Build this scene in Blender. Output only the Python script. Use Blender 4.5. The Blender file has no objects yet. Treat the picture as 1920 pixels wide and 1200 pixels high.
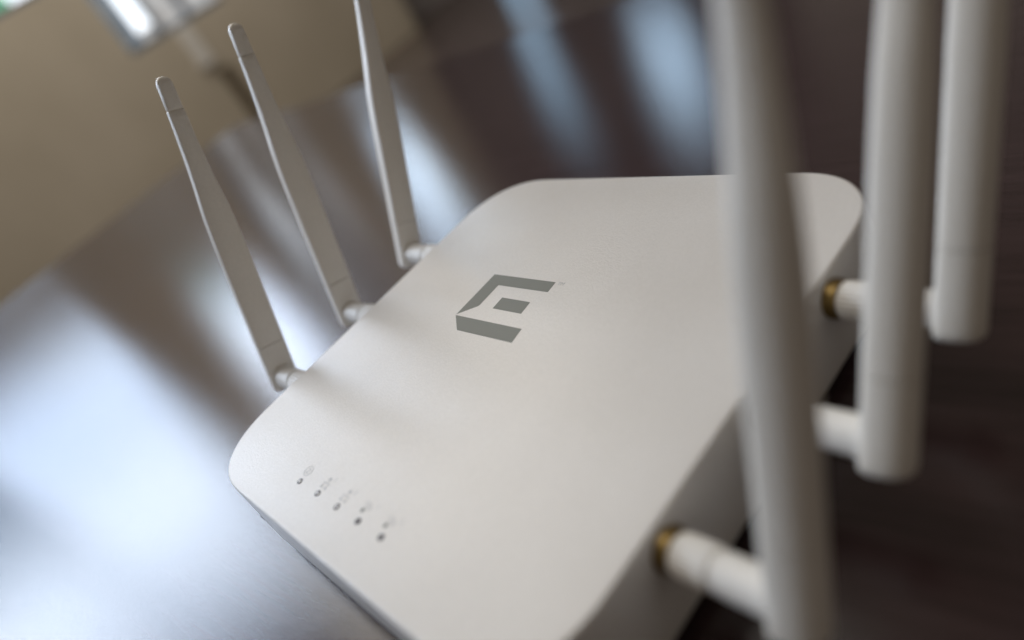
import bpy, bmesh, math, random
from mathutils import Matrix, Vector
random.seed(4)
C = bpy.context.scene.collection
scene = bpy.context.scene

# ------------------------------------------------------------------ camera
ZT = 0.036                      # height of the access point's top face above the table
R0 = ((0.64336486, 0.61444930, -0.45665491),
      (0.12693072, -0.67385752, -0.72787680),
      (-0.75496374, 0.41032682, -0.51152874))
cd = bpy.data.cameras.new('camera'); cam = bpy.data.objects.new('camera', cd); C.objects.link(cam)
X, Y, Z = Vector(R0[0]), -Vector(R0[1]), -Vector(R0[2])
M = Matrix((X, Y, Z)).transposed().to_4x4()
M.translation = Vector((0.20441162, -0.10595851, 0.14181273 + ZT))
cam.matrix_world = M
cd.sensor_width = 36.0; cd.lens = 1367.5248 / 1920 * 36
cd.clip_start = 0.01; cd.clip_end = 60
cd.dof.use_dof = True; cd.dof.focus_distance = 0.288; cd.dof.aperture_fstop = 2.95
scene.camera = cam

# ------------------------------------------------------------------ light
w = bpy.data.worlds.new('World'); scene.world = w; w.use_nodes = True
bg = w.node_tree.nodes['Background']
bg.inputs[0].default_value = (1.0, 0.86, 0.72, 1); bg.inputs[1].default_value = 0.125

def area_lamp(name, loc, target, sx, sy, power, color):
    ld = bpy.data.lights.new(name, 'AREA'); ld.shape = 'RECTANGLE'; ld.size = sx; ld.size_y = sy
    ld.energy = power; ld.color = color
    o = bpy.data.objects.new(name, ld); C.objects.link(o); o.location = loc
    o.rotation_euler = (Vector(target) - Vector(loc)).to_track_quat('-Z', 'Y').to_euler()
    return o
area_lamp('overhead_fill', (-1.35, 0.05, 2.2), (-1.35, 0.05, 0), 1.4, 1.4, 18.5, (1.0, 0.95, 0.87))  # unseen overhead fill, added to light the upward faces

area_lamp('wall_fill', (-3.7, 1.2, 2.9), (-3.7, 1.2, 0), 1.6, 2.4, 74, (1.0, 0.94, 0.84))  # second unseen fill, added to brighten the tan wall

vs = scene.view_settings
vs.view_transform = 'Standard'; vs.look = 'None'; vs.exposure = 0; vs.gamma = 1; vs.use_curve_mapping = False
scene.cycles.use_denoising = True
scene.cycles.max_bounces = 8

# ------------------------------------------------------------------ materials
def mat(name, col, rough=0.5, spec=0.5, metal=0.0):
    m = bpy.data.materials.new(name); m.use_nodes = True
    b = m.node_tree.nodes['Principled BSDF']
    b.inputs['Base Color'].default_value = (*col, 1); b.inputs['Roughness'].default_value = rough
    b.inputs['Metallic'].default_value = metal; b.inputs['Specular IOR Level'].default_value = spec
    return m
def nodes(m): return m.node_tree.nodes, m.node_tree.links, m.node_tree.nodes['Principled BSDF']
def coord(m, scale=(1, 1, 1), rot=(0, 0, 0)):
    n, l, b = nodes(m)
    t = n.new('ShaderNodeTexCoord'); mp = n.new('ShaderNodeMapping')
    mp.inputs['Scale'].default_value = scale; mp.inputs['Rotation'].default_value = rot
    l.new(t.outputs['Object'], mp.inputs['Vector']); return mp.outputs['Vector']
def noise(m, vec, scale, detail=2, rough=0.5):
    n, l, b = nodes(m); t = n.new('ShaderNodeTexNoise')
    t.inputs['Scale'].default_value = scale; t.inputs['Detail'].default_value = detail
    t.inputs['Roughness'].default_value = rough; l.new(vec, t.inputs['Vector']); return t.outputs['Fac']
def bump(m, fac, strength, dist, prev=None):
    n, l, b = nodes(m); bp = n.new('ShaderNodeBump')
    bp.inputs['Strength'].default_value = strength; bp.inputs['Distance'].default_value = dist
    l.new(fac, bp.inputs['Height'])
    if prev is not None: l.new(prev, bp.inputs['Normal'])
    l.new(bp.outputs['Normal'], b.inputs['Normal']); return bp.outputs['Normal']
def ramp(m, fac, c0, c1, p0=0.3, p1=0.7):
    n, l, b = nodes(m); r = n.new('ShaderNodeValToRGB')
    r.color_ramp.elements[0].position = p0; r.color_ramp.elements[1].position = p1
    r.color_ramp.elements[0].color = (*c0, 1); r.color_ramp.elements[1].color = (*c1, 1)
    l.new(fac, r.inputs['Fac']); return r.outputs['Color']
def rough_var(m, fac, lo, hi):
    n, l, b = nodes(m); r = n.new('ShaderNodeMapRange')
    r.inputs['To Min'].default_value = lo; r.inputs['To Max'].default_value = hi
    l.new(fac, r.inputs['Value']); l.new(r.outputs['Result'], b.inputs['Roughness'])

def plastic(name, c0, c1, rough, grain, amount):
    m = mat(name, c0, rough, 0.5); n, l, b = nodes(m); v = coord(m)
    base = ramp(m, noise(m, v, 22, 3), c0, c1)
    fine = ramp(m, noise(m, v, 1400, 2, 0.7), (0.965, 0.965, 0.965), (1.03, 1.03, 1.03), 0.35, 0.65)
    mm = n.new('ShaderNodeMix'); mm.data_type = 'RGBA'; mm.blend_type = 'MULTIPLY'; mm.inputs['Factor'].default_value = 1
    l.new(base, mm.inputs['A']); l.new(fine, mm.inputs['B']); l.new(mm.outputs['Result'], b.inputs['Base Color'])
    bump(m, noise(m, v, grain, 2, 0.6), amount, 0.0003)
    rough_var(m, noise(m, v, 35, 3), rough - 0.05, rough + 0.06)
    return m
cover_mat = plastic('satin_white_plastic', (0.77, 0.738, 0.70), (0.80, 0.77, 0.735), 0.30, 1400, 0.36)
n, l, b = nodes(cover_mat)                      # a few specks of dust
vo = n.new('ShaderNodeTexVoronoi'); vo.inputs['Scale'].default_value = 70; l.new(coord(cover_mat), vo.inputs['Vector'])
lt = n.new('ShaderNodeMath'); lt.operation = 'LESS_THAN'; lt.inputs[1].default_value = 0.035; l.new(vo.outputs['Distance'], lt.inputs[0])
sp = n.new('ShaderNodeSeparateColor'); l.new(vo.outputs['Color'], sp.inputs[0])
gt = n.new('ShaderNodeMath'); gt.operation = 'GREATER_THAN'; gt.inputs[1].default_value = 0.93; l.new(sp.outputs[0], gt.inputs[0])
mu = n.new('ShaderNodeMath'); mu.operation = 'MULTIPLY'; l.new(lt.outputs[0], mu.inputs[0]); l.new(gt.outputs[0], mu.inputs[1])
mx = n.new('ShaderNodeMix'); mx.data_type = 'RGBA'; l.new(mu.outputs[0], mx.inputs['Factor'])
l.new(b.inputs['Base Color'].links[0].from_socket, mx.inputs['A']); mx.inputs['B'].default_value = (0.33, 0.31, 0.28, 1)
l.new(mx.outputs['Result'], b.inputs['Base Color'])
antenna_mat = plastic('antenna_plastic', (0.83, 0.785, 0.71), (0.86, 0.82, 0.75), 0.38, 1800, 0.06)
nut_mat = plastic('nut_plastic', (0.80, 0.775, 0.73), (0.83, 0.80, 0.76), 0.42, 1800, 0.08)
print_mat = mat('grey_green_print', (0.225, 0.232, 0.205), 0.55, 0.4)
icon_mat = mat('pale_grey_print', (0.57, 0.57, 0.57), 0.55, 0.4)
dark_mat = mat('black_plastic', (0.012, 0.011, 0.011), 0.6, 0.3)
ring_mat = mat('dark_ring', (0.07, 0.062, 0.072), 0.5, 0.4)
lens_mat = mat('clear_lens', (0.85, 0.85, 0.86), 0.15, 0.6)
brass_mat = mat('brass', (0.31, 0.215, 0.085), 0.28, 0.5, 1.0)
rough_var(brass_mat, noise(brass_mat, coord(brass_mat), 400, 3), 0.3, 0.5)

wood = mat('dark_wood_laminate', (0.03, 0.022, 0.019), 0.25, 0.62)
n, l, b = nodes(wood)
v = coord(wood, (1.5, 22, 22), (0, 0, math.radians(-8)))
g = noise(wood, v, 9, 6, 0.65)
l.new(ramp(wood, g, (0.032, 0.0185, 0.019), (0.060, 0.037, 0.038), 0.3, 0.72), b.inputs['Base Color'])
v2 = coord(wood)
nb = bump(wood, noise(wood, v2, 1500, 2, 0.6), 0.20, 0.0003)
rough_var(wood, noise(wood, v2, 9, 6, 0.65), 0.11, 0.15)

tan_mat = mat('tan_wall_paint', (0.56, 0.47, 0.36), 0.7, 0.3)
n, l, b = nodes(tan_mat); v = coord(tan_mat)
l.new(ramp(tan_mat, noise(tan_mat, v, 1.6, 3), (0.50, 0.44, 0.345), (0.58, 0.515, 0.415)), b.inputs['Base Color'])
bump(tan_mat, noise(tan_mat, v, 180, 3), 0.1, 0.002)
grey_mat = mat('grey_wall_paint', (0.36, 0.33, 0.33), 0.7, 0.3)
bump(grey_mat, noise(grey_mat, coord(grey_mat), 180, 3), 0.1, 0.002)
floor_mat = mat('brown_floor', (0.05, 0.036, 0.032), 0.18, 0.5)
n, l, b = nodes(floor_mat); v = coord(floor_mat, (1, 8, 1))
l.new(ramp(floor_mat, noise(floor_mat, v, 6, 4), (0.05, 0.037, 0.033), (0.085, 0.062, 0.055)), b.inputs['Base Color'])
frame_mat = mat('window_frame_paint', (0.10, 0.13, 0.18), 0.5, 0.4)
pale_streak_mat = mat('pale_streak', (0.82, 0.80, 0.76), 0.4, 0.5)  # bright end of the light streak painted on the tan wall
dark_streak_mat = mat('dark_streak', (0.13, 0.10, 0.065), 0.7, 0.2)  # dark end of that painted streak

def daylight(name, c0, c1, strength, scale=2.0):
    """a pane with the bright outdoors behind it"""
    m = bpy.data.materials.new(name); m.use_nodes = True
    n, l = m.node_tree.nodes, m.node_tree.links
    n.remove(n['Principled BSDF']); e = n.new('ShaderNodeEmission')
    t = n.new('ShaderNodeTexCoord'); ns = n.new('ShaderNodeTexNoise'); ns.inputs['Scale'].default_value = scale
    ns.inputs['Detail'].default_value = 3
    l.new(t.outputs['Object'], ns.inputs['Vector'])
    r = n.new('ShaderNodeValToRGB'); r.color_ramp.elements[0].position = 0.35; r.color_ramp.elements[1].position = 0.65
    r.color_ramp.elements[0].color = (*c0, 1); r.color_ramp.elements[1].color = (*c1, 1)
    l.new(ns.outputs['Fac'], r.inputs['Fac']); l.new(r.outputs['Color'], e.inputs['Color'])
    e.inputs['Strength'].default_value = strength
    l.new(e.outputs['Emission'], n['Material Output'].inputs['Surface'])
    return m

# ------------------------------------------------------------------ mesh helpers
def obj(name, bm, m, parent=None, smooth=True, angle=35):
    me = bpy.data.meshes.new(name)
    bmesh.ops.recalc_face_normals(bm, faces=bm.faces)
    bm.to_mesh(me); bm.free()
    if m: me.materials.append(m)
    if smooth:
        me.polygons.foreach_set('use_smooth', [True] * len(me.polygons))
        me.set_sharp_from_angle(angle=math.radians(angle))
    o = bpy.data.objects.new(name, me); C.objects.link(o)
    if parent: o.parent = parent
    return o
def box(bm, x0, x1, y0, y1, z0, z1, bevel=0):
    r = bmesh.ops.create_cube(bm, size=1)
    bmesh.ops.scale(bm, vec=(x1 - x0, y1 - y0, z1 - z0), verts=r['verts'])
    bmesh.ops.translate(bm, vec=((x0 + x1) / 2, (y0 + y1) / 2, (z0 + z1) / 2), verts=r['verts'])
    if bevel:
        es = list({e for vv in r['verts'] for e in vv.link_edges})
        bmesh.ops.bevel(bm, geom=es, offset=bevel, segments=3, affect='EDGES', profile=0.5)
def box_obj(name, m, dims, parent=None, bevel=0):
    bm = bmesh.new(); box(bm, *dims, bevel); return obj(name, bm, m, parent, bool(bevel))
def skin(bm, loops, cap0=True, cap1=True):
    L = [[bm.verts.new(p) for p in lp] for lp in loops]
    for a, c in zip(L, L[1:]):
        k = len(a)
        for i in range(k):
            bm.faces.new((a[i], a[(i + 1) % k], c[(i + 1) % k], c[i]))
    if cap0: bm.faces.new(L[0][::-1])
    if cap1: bm.faces.new(L[-1])
def lathe_x(bm, prof, k=40, rib=None):
    """revolve (x, radius) about the x axis; rib(i, k) scales the radius round the circle"""
    loops = []
    for j, (x, r, ribbed) in enumerate(prof):
        loops.append([(x, (r + (rib(i) if ribbed else 0)) * math.cos(2 * math.pi * i / k),
                       (r + (rib(i) if ribbed else 0)) * math.sin(2 * math.pi * i / k)) for i in range(k)])
    skin(bm, loops)
def poly(bm, pts, z0, z1):
    skin(bm, [[(x, y, z0) for x, y in pts], [(x, y, z1) for x, y in pts]])
def tag(o, label, cat, group=None):
    o['label'] = label; o['category'] = cat
    if group: o['group'] = group
def text_mesh(bm, s, size, x, y, z, shear=0):
    cu = bpy.data.curves.new('t', 'FONT'); cu.body = s; cu.size = size; cu.align_x = 'CENTER'; cu.align_y = 'CENTER'
    cu.extrude = 0.00002; cu.shear = shear
    o = bpy.data.objects.new('t', cu); C.objects.link(o); bpy.context.view_layer.update()
    me = bpy.data.meshes.new_from_object(o.evaluated_get(bpy.context.evaluated_depsgraph_get()))
    me.transform(Matrix.Translation((x, y, z))); bm.from_mesh(me)
    bpy.data.objects.remove(o); bpy.data.meshes.remove(me)

# ------------------------------------------------------------------ the setting: floor and window wall
FZ = -0.74                                     # the floor, below the table top at 0
WX = -4.76                                     # the window wall's inner face
fl = bmesh.new(); box(fl, -6.5, 2.5, -7.5, 9.5, FZ - 0.1, FZ)
fo = obj('floor', fl, floor_mat, None, False); fo['kind'] = 'structure'
CEIL = 3.3

def make_wall(name, x):
    o = bpy.data.objects.new(name, None); C.objects.link(o); o['kind'] = 'structure'; o.location = (x, 0, FZ); return o
def piece(parent, name, m, y0, y1, z0, z1, x0=-0.2, x1=0.0):
    return box_obj(name, m, (x0, x1, y0, y1, z0 - FZ, z1 - FZ), parent)
bright = daylight('overcast_sky_pane', (0.60, 0.75, 1.0), (0.72, 0.84, 1.0), 3.8, 0.8)
sky_high = daylight('high_sky_pane', (0.66, 0.79, 1.0), (0.76, 0.86, 1.0), 8.4, 0.8)
bright2 = daylight('garden_pane', (0.66, 0.78, 1.0), (0.78, 0.87, 1.0), 8.0, 2)
bright3 = daylight('sky_pane', (0.60, 0.77, 1.0), (0.72, 0.86, 1.0), 3.9, 1.5)
building = daylight('far_building_pane', (0.26, 0.36, 0.50), (0.36, 0.47, 0.62), 2.2, 1.5)
glare = daylight('glare_pane', (0.82, 0.90, 1.0), (0.9, 0.95, 1.0), 2.0, 2)
dim = daylight('shaded_pane', (0.13, 0.155, 0.18), (0.20, 0.225, 0.25), 1.0, 4)
mid = daylight('hazy_pane', (0.34, 0.32, 0.30), (0.55, 0.55, 0.55), 1.0, 6)
blue = daylight('blue_pane', (0.32, 0.50, 0.68), (0.45, 0.62, 0.80), 1.1, 2)
blue2 = daylight('bright_blue_pane', (0.50, 0.73, 1.0), (0.60, 0.80, 1.0), 2.4, 2)
green = daylight('leafy_pane', (0.08, 0.32, 0.16), (0.22, 0.55, 0.36), 1.1, 6)

# windows: (y0, y1, sill, head, panes[(y0, y1, z0, z1, material)], mullions[y])
WIN = [
    (-5.6, 0.19, 0.30, 3.0, [(-2.6, -0.88, 0.30, 1.30, building), (-2.6, -0.88, 1.34, 3.0, sky_high), (-5.6, -2.64, 0.30, 1.30, building), (-5.6, -2.64, 1.34, 3.0, sky_high), (-0.84, 0.19, 0.30, 1.30, bright), (-0.84, 0.19, 1.34, 3.0, sky_high)], [-0.86, -2.62]),
    (0.72, 1.20, 0.62, 3.0, [(0.72, 1.02, 0.62, 0.92, green), (1.02, 1.20, 0.62, 0.92, glare), (0.72, 1.20, 0.92, 3.0, bright2)], []),
    (1.365, 2.06, 0.13, 3.0, [(1.365, 1.49, 0.13, 3.0, dim), (1.49, 1.585, 0.22, 3.0, glare), (1.49, 1.585, 0.13, 0.22, mid), (1.625, 1.79, 0.13, 3.0, mid),
                              (1.84, 2.06, 0.13, 3.0, mid)], [1.605, 1.815]),
    (2.46, 2.87, 0.30, 2.25, [(2.46, 2.87, 0.30, 2.25, bright3)], []),
]
tan_wall = make_wall('wall', WX)
edge = -6.8
for (y0, y1, z0, z1, panes, mul) in WIN:
    piece(tan_wall, 'wall_panel', tan_mat, edge, y0, FZ, CEIL)
    piece(tan_wall, 'wall_panel', tan_mat, y0, y1, FZ, z0)
    piece(tan_wall, 'wall_panel', tan_mat, y0, y1, z1, CEIL)
    edge = y1
    win = piece(tan_wall, 'window', frame_mat, y0, y1, z0, z0 + 0.03, -0.12, -0.02)
    for py0, py1, pz0, pz1, pm in panes:
        piece(win, 'pane', pm, py0, py1, max(pz0, z0 + 0.031), pz1, -0.07, -0.06)
    for my in mul:
        piece(win, 'mullion', frame_mat, my - 0.02, my + 0.02, z0 + 0.031, z1, -0.10, -0.03)
    if y0 < -2: piece(win, 'transom', frame_mat, y0, y1, 1.30, 1.34, -0.10, -0.03)
piece(tan_wall, 'wall_panel', tan_mat, edge, 3.25, FZ, CEIL)
# under the narrow window, added pale and dark strips paint a fading light streak
piece(tan_wall, 'pale_streak_strip', pale_streak_mat, 1.66, 1.75, -0.13, 0.129, 0.001, 0.03)
piece(tan_wall, 'dark_streak_strip', dark_streak_mat, 1.74, 1.83, FZ + 0.05, -0.19, 0.001, 0.010)

back_wall = make_wall('wall_back', -5.1)
edge = 3.2
for y0, y1, z0, z1, pm in [(4.42, 4.90, -0.70, 1.5, blue), (5.95, 6.9, 0.45, 2.3, blue2)]:
    piece(back_wall, 'wall_panel', grey_mat, edge, y0, FZ, CEIL); piece(back_wall, 'wall_panel', grey_mat, y0, y1, z1, CEIL)
    piece(back_wall, 'wall_panel', grey_mat, y0, y1, FZ, z0); edge = y1
    win = piece(back_wall, 'window', frame_mat, y0, y1, z0, z0 + 0.03, -0.12, -0.02)
    piece(win, 'pane', pm, y0, y1, z0 + 0.031, z1, -0.07, -0.06)
piece(back_wall, 'wall_panel', grey_mat, edge, 9.0, FZ, CEIL)

# ------------------------------------------------------------------ the table
table = bpy.data.objects.new('conference_table', None); C.objects.link(table)
table.location = (-1.075, 0.335, 0); table.rotation_euler = (0, 0, math.radians(7))
tag(table, 'dark brown wood table with satin top reflecting the windows', 'table')
# local: x along the long side, y towards the back; the far left corner is the origin
bm = bmesh.new(); box(bm, 0, 2.4, -1.25, 0, -0.035, 0, 0.004); obj('tabletop', bm, wood, table)
for x0 in (0.30, 2.02):
    bm = bmesh.new(); box(bm, x0, x0 + 0.08, -1.0, -0.25, FZ + 0.0, -0.0355, 0.003); obj('leg', bm, wood, table)

# ------------------------------------------------------------------ the access point
ap = bpy.data.objects.new('wireless_access_point', None); C.objects.link(ap)
tag(ap, 'white square wireless access point with six white antennas lying on the dark table', 'access point')

def outline(off, z, k=20, a=0.1, r=0.036, e=2.42):
    a += off; r += off; pts = []
    for q in range(4):
        cx, cy = ((1, 1), (-1, 1), (-1, -1), (1, -1))[q]
        for i in range(k + 1):
            t = math.pi / 2 * i / k
            u, vv = math.cos(t) ** (2 / e), math.sin(t) ** (2 / e)
            dx, dy = ((u, vv), (-vv, u), (-u, -vv), (vv, -u))[q]
            pts.append((cx * (a - r) + r * dx, cy * (a - r) + r * dy, z))
    return pts
top = ZT; bot = ZT - 0.0315
prof = [(-0.0009, top)]
for i in range(1, 7):
    t = math.pi / 2 * i / 6
    prof.append((-0.0009 + 0.0009 * math.sin(t), top - 0.0009 * (1 - math.cos(t))))
prof += [(0.0003, top - 0.006), (0.0007, top - 0.014), (0.0011, top - 0.022), (0.0014, bot + 0.0012), (0.0013, bot + 0.0004), (0.0008, bot),
         (-0.0012, bot), (-0.0014, bot + 0.003)]
bm = bmesh.new()
skin(bm, [outline(o_, z_) for o_, z_ in prof])
cover = obj('cover', bm, cover_mat, ap, True, 50)
bm = bmesh.new()
skin(bm, [outline(-0.009, 0.0), outline(-0.009, bot + 0.0025)])
obj('base_plate', bm, dark_mat, ap, True, 50)

# the emblem, three flat printed pieces
T0, T1 = top + 0.00001, top + 0.00006
logo = [[(-0.0380, 0.0305), (-0.0380, 0.0051), (-0.0296, 0.0118), (-0.0297, 0.0246), (0.0004, 0.0246), (-0.0001, 0.0304)],
        [(-0.0209, 0.0182), (-0.0206, 0.0117), (-0.0032, 0.0116), (-0.0039, 0.0181)],
        [(-0.0379, 0.0046), (-0.0290, -0.0027), (0.0049, -0.0027), (0.0038, 0.0045)]]
bm = bmesh.new(); poly(bm, logo[0], T0, T1); em = obj('emblem', bm, print_mat, ap, False)
em['label'] = 'grey angular letter emblem printed on the cover'
for p in logo[1:]:
    bm = bmesh.new(); poly(bm, p, T0, T1); obj('emblem_piece', bm, print_mat, em, False)
bm = bmesh.new(); text_mesh(bm, 'TM', 0.0026, 0.0033, 0.0298, T1 - 0.00002); obj('trademark_sign', bm, icon_mat, em, False)

# indicator lights and their printed icons
def ring(bm, x, y, r0, r1, z0, z1, k=28):
    a = [[(x + r * math.cos(2 * math.pi * i / k), y + r * math.sin(2 * math.pi * i / k), z) for i in range(k)]
         for r, z in ((r1, z0), (r1, z1), (r0, z1), (r0, z0))]
    skin(bm, a + [a[0]], False, False)
    bmesh.ops.remove_doubles(bm, verts=bm.verts, dist=1e-7)
def bar(bm, x0, y0, x1, y1, wd):
    d = Vector((x1 - x0, y1 - y0)).normalized(); nx, ny = -d.y * wd / 2, d.x * wd / 2
    poly(bm, [(x0 + nx, y0 + ny), (x0 - nx, y0 - ny), (x1 - nx, y1 - ny), (x1 + nx, y1 + ny)], T0, T1)
def arc(bm, cx, cy, r, wd, a0, a1, k=10):
    o_, i_ = [], []
    for j in range(k + 1):
        t = math.radians(a0 + (a1 - a0) * j / k)
        o_.append((cx + (r + wd / 2) * math.cos(t), cy + (r + wd / 2) * math.sin(t)))
        i_.append((cx + (r - wd / 2) * math.cos(t), cy + (r - wd / 2) * math.sin(t)))
    for j in range(k):
        poly(bm, [o_[j], i_[j], i_[j + 1], o_[j + 1]], T0, T1)
LY = -0.0842
for i in range(5):
    x = -0.0357 + i * 0.01437
    bm = bmesh.new(); ring(bm, x, LY, 0.00068, 0.00125, T0, top + 0.00009)
    rg = obj('indicator_light', bm, ring_mat, ap)
    bm = bmesh.new()
    loops = [[(x + r * math.cos(2 * math.pi * j / 20), LY + r * math.sin(2 * math.pi * j / 20), z) for j in range(20)]
             for r, z in ((0.00068, T0), (0.00066, top + 0.00010), (0.00055, top + 0.00022), (0.0002, top + 0.00028))]
    skin(bm, loops); obj('lens', bm, lens_mat if i < 3 else ring_mat, rg)
    bm = bmesh.new()
    if i > 2: 
        bd = bmesh.new(); poly(bd, [(x - 0.0022 + 0.0008 * math.cos(j * math.pi / 6), -0.0806 + 0.0009 * math.sin(j * math.pi / 6)) for j in range(12)], T0, T1)
        obj('printed_dot', bd, print_mat, ap, False)
    if i == 0:
        ring(bm, x - 0.0006, -0.0796, 0.00195, 0.0022, T0, T1)
        bar(bm, x - 0.0014, -0.0787, x + 0.0002, -0.0787, 0.0003)
        bar(bm, x + 0.0002, -0.0787, x - 0.0014, -0.0805, 0.0003)
        bar(bm, x - 0.0014, -0.0805, x + 0.0002, -0.0805, 0.0003)
    elif i < 3:
        for dx in (-0.0021, 0.0006):
            poly(bm, [(x + dx, -0.0820), (x + dx + 0.0012, -0.0820), (x + dx + 0.0012, -0.0810), (x + dx, -0.0810)], T0, T1)
            bar(bm, x + dx + 0.0006, -0.0810, x + dx + 0.0006, -0.0798, 0.00028)
        bar(bm, x - 0.0022, -0.0797, x + 0.0020, -0.0797, 0.0003)
        bar(bm, x - 0.0001, -0.0796, x - 0.0001, -0.0785, 0.00028)
        poly(bm, [(x - 0.0009, -0.0785), (x + 0.0007, -0.0785), (x + 0.0007, -0.0773), (x - 0.0009, -0.0773)], T0, T1)
        text_mesh(bm, str(i), 0.0026, x + 0.0027, -0.0772, T1 - 0.00002)
    else:
        for r in (0.0016, 0.0025, 0.0034):
            arc(bm, x - 0.0020, -0.0808, r, 0.00032, 25, 115)
        text_mesh(bm, str(i - 2), 0.0026, x + 0.0030, -0.0772, T1 - 0.00002)
    obj('printed_icon', bm, icon_mat, ap, False)
# a slot in the front wall
bm = bmesh.new(); box(bm, -0.0735, -0.0600, -0.10102, -0.1000, ZT - 0.0206, ZT - 0.0201); obj('slot', bm, dark_mat, ap, False)

# antennas
def section(s, wd, dep, x0, k=22, e=2.35, rc=0.0010):
    pts = [(x0, -wd + rc, s), (x0, wd - rc, s), (x0 + 0.0003, wd - 0.0003, s)]
    for i in range(k + 1):
        t = math.pi * i / k
        c_, s_ = math.cos(t), math.sin(t)
        yy = math.copysign(abs(c_) ** (2 / e), c_) * wd
        xx = x0 + rc + (dep - rc) * abs(s_) ** (2 / e)
        pts.append((xx, yy, s))
    pts.append((x0 + 0.0003, -wd + 0.0003, s))
    return pts
X0 = 0.0303                                    # inner flat face, measured out from the cover's wall
PW = [(-0.0095, 0.0067), (0.040, 0.0067), (0.066, 0.0067), (0.077, 0.0065), (0.086, 0.0060), (0.096, 0.0050), (0.106, 0.0043),
      (0.118, 0.0038), (0.1285, 0.0036), (0.1425, 0.0033)]
def width(s):
    for (a, wa), (c_, wc) in zip(PW, PW[1:]):
        if s <= c_:
            t = (s - a) / (c_ - a); return wa + (wc - wa) * t
    return PW[-1][1]
def depth(s): return 0.0110 - 0.0044 * min(1, max(0, (s - 0.06) / 0.065)) ** 2
def sec(s, k=1.0): 
    wd, dp = width(s), depth(s)
    return section(s, wd * k, dp * k, X0 + (1 - k) * dp * 0.42)
def make_antenna():
    bm = bmesh.new()
    ss = [0.0178 + (0.1282 - 0.0178) * i / 40 for i in range(41)]
    skin(bm, [sec(0.0173, 0.990), sec(0.0175)] + [sec(s) for s in ss] + [sec(0.1285, 0.92)])
    sleeve = obj('antenna', bm, antenna_mat, None, True, 40)
    bm = bmesh.new(); lp = []
    for i in range(6):
        t = math.pi / 2 * i / 5
        lp.append(sec(-0.0074 + 0.0032 * (1 - math.cos(t)), 0.62 + 0.38 * math.sin(t)))
    lp += [sec(0.000), sec(0.010), sec(0.0165), sec(0.0168), sec(0.0170, 0.990)]
    skin(bm, lp); obj('hinge_base', bm, antenna_mat, sleeve, True, 40)
    bm = bmesh.new(); lp = [sec(0.1287, 0.90), sec(0.1290, 0.93), sec(0.1293, 0.96)]
    r = 0.0036
    lp.append(sec(0.1425 - r, 0.96))
    for i in range(1, 8):
        t = math.pi / 2 * i / 8
        lp.append(sec(0.1425 - r + r * math.sin(t), 0.96 * math.cos(t) ** 0.9))
    skin(bm, lp); obj('tip_cap', bm, antenna_mat, sleeve, True, 40)
    bm = bmesh.new()
    lathe_x(bm, [(0.0156, 0.0047, 0), (0.0160, 0.0054, 0), (0.0285, 0.0054, 0), (0.0306, 0.0054, 0)])
    obj('barrel', bm, nut_mat, sleeve)
    bm = bmesh.new(); k = 96
    rib = lambda i: 0.00022 if i % 4 in (0, 1) else -0.00016
    lathe_x(bm, [(0.0038, 0.0050, 0), (0.0041, 0.0054, 0), (0.0046, 0.0055, 1), (0.0140, 0.0055, 1), (0.0144, 0.0054, 0), (0.0148, 0.0050, 0), (0.0157, 0.0049, 0)], k, rib)
    obj('knurled_nut', bm, nut_mat, sleeve, True, 25)
    return sleeve
def copy_tree(o, parent):
    c = o.copy(); C.objects.link(c); c.parent = parent
    for ch in o.children:
        d = ch.copy(); C.objects.link(d); d.parent = c
    return c
HZ = ZT - 0.0085
def brass_bm():
    bm = bmesh.new()
    lathe_x(bm, [(-0.002, 0.0040, 0), (0.0003, 0.0059, 0), (0.0007, 0.0062, 0), (0.0013, 0.0062, 0), (0.0016, 0.0057, 0), (0.0019, 0.0057, 0),
                 (0.0022, 0.0061, 0), (0.0030, 0.0061, 0), (0.0033, 0.0056, 0), (0.0038, 0.0047, 0)], 44)
    return bm
proto = make_antenna(); brass = None
spots = [(1, -0.0465, 22), (1, 0.0, 31), (1, 0.0465, 30), (-1, -0.0465, 18), (-1, 0.0, 15.5), (-1, 0.0465, 25.5)]
lab = {0: 'nearest antenna, large and blurred in the foreground', 5: 'antenna whose tip leaves the top of the picture'}
for i, (side, y, th) in enumerate(spots):
    a = proto if i == 0 else copy_tree(proto, ap)
    a.parent = ap
    Rm = Matrix.Rotation(math.radians(-th), 4, 'X')
    if side < 0: Rm = Rm @ Matrix.Rotation(math.pi, 4, 'Z')
    a.matrix_local = Matrix.Translation((side * 0.1003, y, HZ)) @ Rm
    if brass is None:
        c = brass = obj('brass_connector', brass_bm(), brass_mat, ap, True, 25)
    else:
        c = brass.copy(); C.objects.link(c); c.parent = ap
    c.matrix_local = Matrix.Translation((side * 0.1003, y, HZ)) @ (Matrix.Rotation(math.pi, 4, 'Z') if side < 0 else Matrix.Identity(4))
